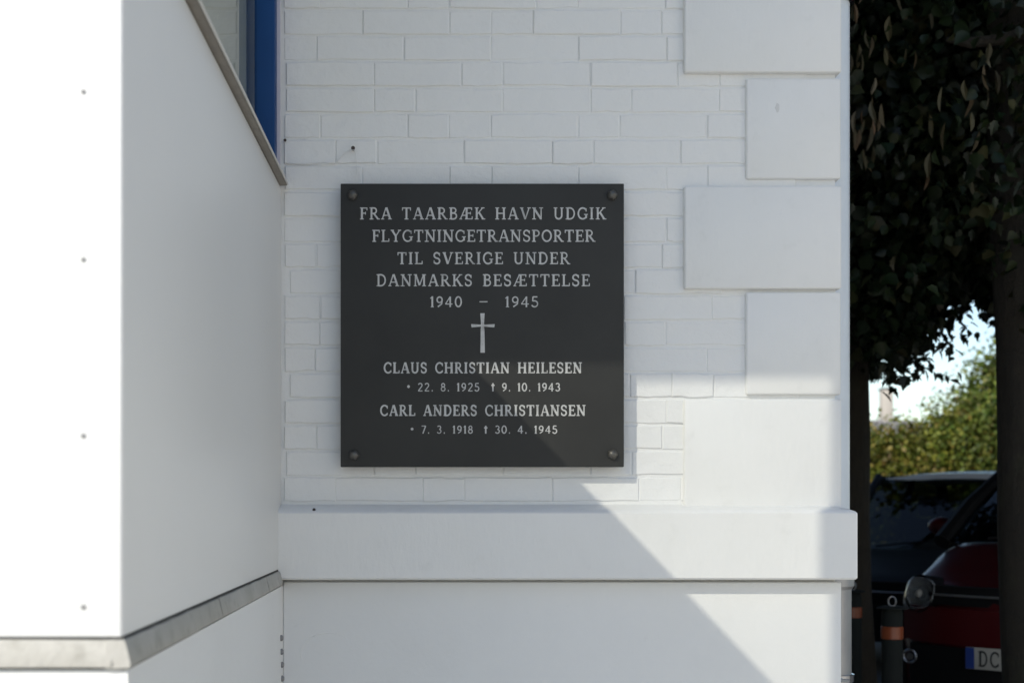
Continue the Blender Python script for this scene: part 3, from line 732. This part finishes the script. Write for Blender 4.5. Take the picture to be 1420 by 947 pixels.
        for i in range(len(pr)-1):
            for q in range(n): F.append((i*n+q, i*n+(q+1) % n, (i+1)*n+(q+1) % n, (i+1)*n+q))
        pyobj('lamp_cover', V, F, M['lampglass'], hl, sm=True, ang=80)
        # fog lamp ring
        v1 = tube([(0, 0, 0), (0, -.012, 0)], .018, 12); pts = [(.034*math.cos(a), -.006, .034*math.sin(a)) for a in [i*2*math.pi/16 for i in range(17)]]
        v2 = tube(pts, .006, 6, cap=False); v, f = join([v1, v2])
        fg = pyobj('fog_lamp', v, f, M['alloy'], root, sm=True); fg.location = (p['fog'][0]*s, p['fog'][2], p['fog'][1])
        # wheels
        for wy in (p['fw'], L-p['fw']-.02):
            r_ = .30
            v, f = tube([((W2-.20)*s, wy, r_), ((W2-.19)*s, wy, r_), ((W2-.01)*s, wy, r_), ((W2+.0)*s, wy, r_)], [r_-.02, r_, r_, r_-.02], 24)
            ty = pyobj('wheel', v, f, M['rubber'], root, sm=True)
            v, f = tube([((W2-.04)*s, wy, r_), ((W2+.006)*s, wy, r_), ((W2+.010)*s, wy, r_)], [r_-.10, r_-.10, .05], 24); pyobj('rim', v, f, M['alloy'], ty, sm=True)
            v, f = tube([((W2-.25)*s, wy, r_+.01), ((W2-.008)*s, wy, r_+.01)], r_+.05, 24)
            pyobj('wheel_arch', v, f, M['blackp'], root, sm=True)
    # grille, lower intake, bumper strip: follow the curve of the nose
    def nosebar(nm, x0, x1, z0, z1, mt, off=.012, par=root, n=14):
        V = []; F = []
        for i in range(n+1):
            xx = x0+(x1-x0)*i/n
            yy = p['nose'](xx)
            V += [(xx, yy-off, z0), (xx, yy-off-.006, (z0+z1)/2), (xx, yy-off, z1), (xx, yy+.12, z1), (xx, yy+.12, z0)]
        for i in range(n):
            for q in range(5): F.append((i*5+q, (i+1)*5+q, (i+1)*5+(q+1) % 5, i*5+(q+1) % 5))
        F.append(tuple(range(5))); F.append(tuple(n*5+q for q in range(4, -1, -1)))
        bm = bmesh.new(); vs = [bm.verts.new(v) for v in V]
        for f in F: bm.faces.new([vs[i] for i in f])
        return bmobj(nm, bm, mt, par, sm=True, ang=40)
    gz0, gz1 = p['grille']
    gx = p['lamp'][0]-p.get('lampr', .085)*.9
    gr = nosebar('grille', -gx, gx, gz0, gz1, M['blackp'], .020)
    nosebar('grille_trim', -gx*.97, gx*.97, (gz0+gz1)/2-.003, (gz0+gz1)/2+.008, M['grey_pipe'], .030, gr)
    nosebar('bumper', -W2*.86, W2*.86, gz0-.20, gz0-.015, paint, .035)
    nosebar('lower_intake', -W2*.80, W2*.80, .22, gz0-.215, M['blackp'], .030)
    # bonnet seams, wipers
    for s in (-1, 1):
        v, f = tube([(wb*.5*s-.05, yc-.10, hood1+.015), (wb*.5*s+.22, yc-.03, hood1+.05), (wb*.5*s+.42, yc+.03, hood1+.06)], .008, 6); pyobj('wiper', v, f, M['blackp'], root, sm=True)
    # seats and steering wheel seen through the glass
    for s in (-1, 1):
        st_ = boxbm(-.22+.36*s, .22+.36*s, yc+.95, yc+1.1, .45, roofz-.42, .06, 3); boxbm(-.22+.36*s, .22+.36*s, yc+.5, yc+1.0, .40, .58, .05, 2, st_); boxbm(-.11+.36*s, .11+.36*s, yc+1.0, yc+1.08, roofz-.40, roofz-.22, .03, 2, st_)
        bmobj('seat', st_, M['cloth'], root, sm=True, ang=50)
    pts = [(.36+.17*math.cos(a), yc+.42-.06*math.sin(a), belt+.02+.16*math.sin(a)) for a in [i*2*math.pi/16 for i in range(17)]]
    v, f = tube(pts, .014, 6, cap=False); pyobj('steering_wheel', v, f, M['blackp'], root, sm=True)
    if plate:
        pl = empty('number_plate'); pl.parent = root; pl.location = (0, p['nose'](0)-.05, p['plate_z'])
        box('plate_blank', -.26, .26, 0, .006, -.055, .055, M['plate_white'], pl, bev=.002)
        box('country_band', -.2585, -.215, -.0012, .002, -.0535, .0535, M['plate_blue'], pl)
        # characters
        old = k_box[0]
        x = -.195
        for ch in 'DC 23 410':
            if ch == ' ': x += .028; continue
            gw, strokes = G[ch]; out = ([], [])
            for i_, (pts, th) in enumerate(strokes): ribbon(pts, th*1.0, -.0016-.00003*i_, out, .062, .078)
            oo = pyobj('plate_character', out[0], out[1], M['plate_ink'], pl); oo.location = (x, 0, -.039); x += gw*.062+.010
    return root
k_box = [0]
def nose_red(x): return .02+.30*(abs(x)/.78)**2.6
def nose_b(x): return .02+.30*(abs(x)/.85)**2.6
# red car: the outer edge of its headlamp and its plate fix where it stands
hd = R(-42)
F_ = Vector((math.sin(R(0)), -1, 0))
lampP = PX(1278, 818, 7.16)
# local headlamp position (-.60,.12,.81) must land on lampP
pr = dict(w=1.56, l=3.45, belt=.98, roof=1.50, hood0=.90, hood1=1.07, cowl=.78, roof0=1.32, roof1=3.05, lamp=(.56, .80), lampy=.150, lampr=.092, fog=(.60, .47, .10), fw=.62, nose=nose_red, grille=(.755, .855), plate_z=.50, pillar=M['blackp'])
loc = Vector((-.56, .150, 0)); rot = Matrix.Rotation(hd, 3, 'Z'); q = rot @ loc
car('red_car', (lampP.x-q.x, lampP.y-q.y, 0), hd, pr, M['red'], M['red'], 'dark red small car facing the camera between the two tree trunks', plate=True)
pb = dict(w=1.76, l=4.1, wt=.78, belt=.93, roof=1.555, hood0=.76, hood1=.90, cowl=1.05, roof0=1.72, roof1=3.4, lamp=(.64, .66), lampy=.22, lampr=.09, fog=(.62, .36, .10), fw=.78, nose=nose_b, grille=(.52, .68), plate_z=.40)
hd2 = R(-38); ws = PX(1308, 760, 11.2)
q = Matrix.Rotation(hd2, 3, 'Z') @ Vector((0, 1.3, 0))
car('dark_car', (ws.x-q.x, ws.y-q.y, 0), hd2, pb, M['black_car'], M['sky_sheen'], 'dark car with sky shine painted into its pale roof parked behind the red car', plate=False)

# ------------------------------------------------------------------ trees
def leafshape(fold=.18):
    v = np.array([(0, 0, 0), (.36, .22, fold*.8), (.40, .55, fold), (0, 1.0, -.10), (-.40, .55, fold), (-.36, .22, fold*.8)], float)
    f = [(0, 1, 2, 3), (0, 3, 4, 5)]
    return v, f
LV, LF = leafshape()
def leaves(name, P, size, m, parent=None, droop=.75, kind='stuff', seed=1, dirs=None):
    rs = np.random.RandomState(seed); n = len(P)
    a = rs.uniform(0, 2*np.pi, n); tilt = -rs.uniform(.2, 1.35, n)*droop-.1
    # leaf axis
    ax = np.stack([np.cos(a)*np.cos(tilt), np.sin(a)*np.cos(tilt), np.sin(tilt)], 1)
    rnd = rs.normal(size=(n, 3)); rnd[:, 2] += .8
    nn = rnd-(rnd*ax).sum(1, keepdims=True)*ax; nn /= np.linalg.norm(nn, axis=1, keepdims=True)
    sx = np.cross(ax, nn); s = size*rs.uniform(.65, 1.25, n)[:, None, None]
    V = (P[:, None, :]+s*(LV[None, :, 0:1]*sx[:, None, :]+LV[None, :, 1:2]*ax[:, None, :]+LV[None, :, 2:3]*nn[:, None, :])).reshape(-1, 3)
    me = bpy.data.meshes.new(name); me.vertices.add(len(V)); me.vertices.foreach_set('co', V.ravel().astype(np.float32))
    nf = n*2; idx = (np.array(LF).ravel()[None, :]+6*np.arange(n)[:, None]).ravel()
    me.loops.add(len(idx)); me.loops.foreach_set('vertex_index', idx.astype(np.int32))
    me.polygons.add(nf); me.polygons.foreach_set('loop_start', (np.arange(nf)*4).astype(np.int32))
    me.polygons.foreach_set('loop_total', np.full(nf, 4, np.int32)); me.update(calc_edges=True)
    o = link(name, me, m, parent)
    if kind: o['kind'] = kind
    return o
def trunkpts(base, top, n, wob, rs):
    return [Vector(base).lerp(Vector(top), i/n)+Vector((rs.uniform(-wob, wob), rs.uniform(-wob, wob), 0))*(0 < i < n) for i in range(n+1)]
def clumps(centers, per, spread, rs):
    P = []
    for c in centers: P.append(rs.normal(size=(per, 3))*np.array(spread)+c)
    return np.concatenate(P)
def base_height(x, y):           # the ragged underside of the crowns
    xs = [1.0, 2.28, 2.42, 2.55, 2.68, 2.80, 2.90, 3.0, 3.2, 6]; zs = [1.90, 1.95, 1.98, 2.14, 2.36, 2.42, 2.25, 2.00, 1.95, 1.9]
    return np.interp(x*7/y, xs, zs) + (y-7)*.07
bigleaf = bpy.data.meshes.new('leaf')
Vb = [(0, .5, -.01), (0, .02, .0), (.20, .0, .03), (.27, .16, .05), (.46, .26, .12), (.36, .42, .08), (.44, .62, .10), (.22, .66, .04), (.16, .86, .02), (0, 1.10, -.10),
      (-.13, .88, 0), (-.25, .70, .05), (-.42, .60, .12), (-.33, .44, .07), (-.47, .30, .13), (-.28, .18, .05), (-.18, .0, .03)]
bigleaf.from_pydata(Vb, [], [(0, i, i % 16+1) for i in range(1, 17)]); bigleaf.update()
dryleaf = bigleaf.copy(); dryleaf.name = 'dry_leaf'
for v_ in dryleaf.vertices: 
    i_ = v_.index; t_ = [.5, 0, .05, .15, .3, .45, .6, .75, .9, 1.1, .9, .75, .6, .45, .3, .15, .05][i_]; w_ = 0 if i_ == 0 else .20*math.sin(math.pi*min(t_/1.1, 1))**.8*(1 if i_ < 9 else -1)
    v_.co = (w_+.05*math.sin(t_*5), t_*1.2, .5*abs(w_)-.15*t_*t_)
_ = 0; bigleaf.materials.append(M['leaf_big']); dryleaf.materials.append(M['dry'])
def tree(base, top, r0, label, crown, npts, seed, big=0, dry=0, lo=None, hi=None, size=.072):
    rs = random.Random(seed); nr = np.random.RandomState(seed)
    root = tag(empty('linden_tree', base), label, 'tree', 'dark trees at the edge of the car park')
    b = Vector(base)
    pts = [p-b for p in trunkpts(base, top, 12, .012, rs)]; rad = [r0*(1.35 if i == 0 else 1-.03*i) for i in range(13)]
    v, f = tube(pts, rad, 20, jitter=.05); pyobj('trunk', v, f, M['bark'], root, sm=True, ang=80)
    parts = []
    t = pts[-1]
    for i in range(9):
        a = rs.uniform(0, 2*math.pi); s0 = pts[rs.randint(11, 12)]; ln = rs.uniform(1.4, 2.6)
        q = [s0]
        for j in range(1, 6): q.append(s0+Vector((math.cos(a)*ln*j/5, math.sin(a)*ln*j/5, ln*.7*j/5+rs.uniform(-.08, .08))))
        q = [Vector((max(p.x, 1.35-b.x) if p.y+b.y > 3 else p.x, p.y, p.z)) for p in q]
        v, f = tube(q, [r0*.42*(1-.16*j) for j in range(6)], 8); o = pyobj('limb', v, f, M['bark'], root, sm=True, ang=80)
    # foliage clumps inside the crown's box
    (x0, x1, y0, y1, z1) = crown
    C = np.stack([nr.uniform(x0, x1, npts//60), nr.uniform(y0, y1, npts//60), nr.uniform(1.9, z1, npts//60)], 1)
    zb = base_height(C[:, 0], C[:, 1])
    C = C[(C[:, 2] > zb+.12) & ((C[:, 2] > zb+.50) | (nr.uniform(0, 1, len(C)) < .62))]
    P = clumps(C, 60, (.20, .20, .17), nr)
    zb = base_height(P[:, 0], P[:, 1])
    P = P[(P[:, 2] > zb+nr.uniform(-.03, .10, len(P))) & (P[:, 0] > 1.32) & (P[:, 1] > y0-.3)]
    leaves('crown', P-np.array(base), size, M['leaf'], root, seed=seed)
    return root, P
def pick_leaves(root, base, n, region, me, s0, s1, seed, hang=.9):
    rs = random.Random(seed)
    for i in range(n):
        x, y, z = region(rs); o = link('leaf', me, None, root); o.location = Vector((x, y, z))-Vector(base)
        s = rs.uniform(s0, s1); o.scale = (s*rs.uniform(.6, 1), s, s)
        o.rotation_euler = (R(-90*hang+rs.uniform(-35, 35)*(.4 if me is dryleaf else 1)), rs.uniform(-.5, .5)*(.4 if me is dryleaf else 1), rs.uniform(0, 6.28))
TB1 = (2.15, 7.0, 0); TB2 = (2.50, 5.55, 0)
t1, P1 = tree(TB1, (2.13, 7.05, 4.9), .115, 'dark slender tree trunk and crown just right of the house corner', (1.4, 4.2, 6.0, 8.8, 6.2), 96000, 11)
t2, P2 = tree(TB2, (2.37, 5.6, 4.7), .155, 'dark tree with thick brown trunk at the right edge of the photo', (2.0, 5.0, 5.05, 8.4, 6.0), 120000, 12, size=.058)
def reg1(rs):
    x = rs.uniform(1.55, 2.75); y = rs.uniform(5.5, 6.1); z = rs.uniform(2.25, 3.7); return x, y, z
def reg2(rs):
    x = rs.uniform(2.0, 2.75); y = rs.uniform(4.9, 5.5); z = rs.uniform(2.35, 3.3); return x, y, z
def fringe(rs):
    while True:
        u = rs.uniform(.325, .405); y = rs.uniform(6.2, 7.6); x = u*y; z = float(base_height(x, y))+rs.uniform(-.10, .16)
        return x, y, z
pick_leaves(t1, TB1, 110, reg1, bigleaf, .045, .075, 21)
pick_leaves(t1, TB1, 110, fringe, bigleaf, .045, .075, 22, .5)
for i_, (px_, py_, n_) in enumerate(((1254, 492, 13), (1274, 512, 14), (1301, 478, 12), (1289, 448, 15), (1322, 470, 8), (1264, 466, 16), (1338, 428, 12), (1296, 520, 7), (1233, 512, 14), (1318, 440, 9), (1345, 455, 7), (1245, 530, 6))):
    pick_leaves(t1, TB1, n_, lambda rs, c=PX(px_, py_, 6.7+.1*(i_ % 4)): (c.x+rs.gauss(0, .032), c.y+rs.gauss(0, .08), c.z+rs.gauss(0, .035)), bigleaf, .042, .068, 70+i_, .6)
pick_leaves(t2, TB2, 120, reg2, bigleaf, .04, .07, 23)
def dr(cx, w_, z0, z1, y): 
    def f(rs): return rs.gauss(cx, w_), rs.uniform(y, y+.25), rs.uniform(z0, z1)
    return f
pick_leaves(t1, TB1, 44, dr(1.76, .045, 2.70, 3.6, 5.35), dryleaf, .045, .085, 24, 1)
pick_leaves(t1, TB1, 8, dr(1.93, .04, 3.1, 3.6, 5.4), dryleaf, .05, .09, 25, 1)
pick_leaves(t2, TB2, 10, dr(2.14, .05, 2.6, 3.1, 5.2), dryleaf, .05, .08, 26, 1)
pick_leaves(t2, TB2, 6, dr(2.0, .03, 2.55, 2.95, 5.2), dryleaf, .06, .09, 27, 1)
# a bare side branch crossing near the top of the second tree
v, f = tube([PX(1312, 55, 5.3)-Vector(TB2), PX(1345, 60, 5.3)-Vector(TB2), PX(1390, 55, 5.35)-Vector(TB2), PX(1440, 40, 5.4)-Vector(TB2)], [.010, .022, .022, .026], 8)
pyobj('limb', v, f, M['bark'], t2, sm=True)
# trees further back and out to the side that keep the car park in shade
def backtree(base, crown, npts, seed, label, size=.16):
    rs = random.Random(seed); nr = np.random.RandomState(seed)
    root = tag(empty('shade_tree', base), label, 'tree', 'dark trees at the edge of the car park')
    b = Vector(base); v, f = tube([(0, 0, 0), (.03, 0, 1.5), (0, .05, 3.2), (.05, 0, 4.6)], [.19, .15, .13, .08], 14, jitter=.04); pyobj('trunk', v, f, M['bark'], root, sm=True, ang=80)
    x0, x1, y0, y1, z0, z1 = crown
    C = np.stack([nr.uniform(x0, x1, npts//40), nr.uniform(y0, y1, npts//40), nr.uniform(z0, z1, npts//40)], 1)
    P = clumps(C, 40, (.3, .3, .25), nr); P = P[(P[:, 2] > z0-.1) & ((P[:, 1] > 9) | (P[:, 0] > .47*P[:, 1]+.25))]
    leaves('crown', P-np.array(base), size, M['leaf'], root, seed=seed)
backtree((7.4, 14.5, 0), (3.3, 9.5, 12.9, 16.2, 3.75, 9.6), 50000, 31, 'broad dark tree behind the parked cars filling the top of the view')
#backtree((6.6, 5.6, 0), (4.8, 8.2, 3.6, 8.6, 2.3, 7.0), 26000, 32, 'shade tree standing beyond the right edge of the photo')
#backtree((4.6, 2.0, 0), (2.4, 7.0, -2.0, 5.0, 2.5, 6.2), 42000, 33, 'street tree standing nearer the camera outside the right edge')

# sunlit shrubs and trees beyond the car park
def shrub(name, cx, cy, hw_, hd_, h, zfun, n, seed, m, label, cat='shrub', size=.082):
    nr = np.random.RandomState(seed); root = tag(empty(name, (cx, cy, 0)), label, cat)
    V = []
    rs = random.Random(seed); parts = []
    for i in range(7):
        a = rs.uniform(-.8, .8)*hw_; parts.append(tube([(a*.3, rs.uniform(-.2, .2), 0), (a*.6, rs.uniform(-.3, .3), h*.4), (a, rs.uniform(-.4, .4), h*.8)], [.06, .04, .015], 7))
    v, f = join(parts); pyobj('stem' if cat == 'shrub' else 'trunk', v, f, M['bark'], root, sm=True)
    nc = n//30; X = nr.uniform(-hw_, hw_, nc); Y = nr.uniform(-hd_, hd_, nc); Zt = zfun(X)*(1-.25*(Y/hd_)**2)*nr.uniform(.75, 1.06, nc)
    Z = Zt*nr.uniform(.12, 1, nc)**.55
    P = clumps(np.stack([X, Y, Z], 1), 30, (.22, .22, .20), nr); P = P[P[:, 2] > .05]
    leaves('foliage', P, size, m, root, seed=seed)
def at(px, y): return (px-CX)/FPX*y
yy = 25
shrub('shrub', at(1235, yy), yy, .75, 1.0, 2.5, lambda X: 2.45+0*X, 27000, 51, M['sunleaf'], 'olive green bush at the left of the sunlit shrubs behind the cars')
shrub('shrub', at(1295, yy), yy+.4, .75, 1.1, 2.7, lambda X: 2.75+.25*np.sin(X*3), 28000, 52, M['sunleaf'], 'yellowish bush in the middle of the sunlit shrubs behind the cars')
shrub('shrub', at(1360, yy), yy, .8, 1.1, 3.2, lambda X: 2.95+.5*X, 34000, 53, M['greenleaf'], 'taller greener bush at the right of the sunlit shrubs')
shrub('autumn_tree', at(1425, 27), 27, 1.2, 1.3, 5, lambda X: 4.6+.6*X, 32000, 54, M['greenleaf'], 'sunlit yellow green tree rising behind the thick trunk at right', 'tree', .10)
for i, (px, y, hgt) in enumerate(((1130, 30, 2.0), (1480, 26, 3.5), (1570, 27, 4.2))):
    shrub('shrub', at(px, y), y, 1.3, 1.2, hgt, lambda X, h=hgt: h+0*X, 9000, 60+i, M['sunleaf'], ('low bush behind the house, left of the sunlit shrubs', 'bush beyond the right edge of the photo beside the yellow green tree', 'tall bush at the far right end of the shrub row')[i])
# far house: only its ridge and chimney rise above the shrubs
fh = tag(empty('far_house', (21.6, 62, 0)), 'distant pale house whose chimney rises over the shrubs left of the view gap', 'house')
def FH(o): return o
box('wall', -3.5, 1.2, 0, 7, 0, 4.2, M['farwall'], fh)
pyobj('roof', [(-3.8, -.4, 4.1), (1.5, -.4, 4.1), (1.5, 7.4, 4.1), (-3.8, 7.4, 4.1), (-3.8, 3.5, 5.2), (1.5, 3.5, 5.2)], [(0, 1, 5, 4), (2, 3, 4, 5), (0, 3, 2, 1), (0, 4, 3), (1, 2, 5)], M['farroof'], fh)
ch = box('chimney', -.05, .42, 3.2, 3.9, 5.0, 6.65, M['farwall'], fh, bev=.01)
box('chimney_cap', -.09, .46, 3.16, 3.94, 6.652, 6.75, M['farroof'], ch)
for xx in (-2.6, -1.2, .2):
    w_ = box('window', xx, xx+.8, -.03, .01, 1.4, 2.7, M['plate_white'], fh); box('pane', xx+.06, xx+.74, -.036, -.031, 1.46, 2.64, M['carglass'], w_)
# unseen pale house added at right to throw sunlight back on the shaded walls
nh = tag(empty('added_bounce_house', (8.5, -14, 0)), 'added unseen pale cream house at right that bounces sunlight onto the shaded walls', 'house')
box('wall', 0, 8, 0, 14.5, 0, 8.0, M['yellow'], nh)
pyobj('roof', [(-.4, -.4, 8.0), (8.4, -.4, 8.0), (8.4, 14.9, 8.0), (-.4, 14.9, 8.0), (4, -.4, 11), (4, 14.9, 11)], [(0, 1, 4), (1, 2, 5, 4), (2, 3, 5), (3, 0, 4, 5), (0, 3, 2, 1)], M['roof'], nh)
for zz in (1.0, 4.2):
    for yy_ in (1.2, 4.4, 7.6, 10.4):
        w_ = box('window', -.03, .02, yy_, yy_+1.1, zz, zz+1.5, M['plate_white'], nh); box('pane', -.036, -.031, yy_+.07, yy_+1.03, zz+.07, zz+1.43, M['carglass'], w_)
print('bricks', nb)
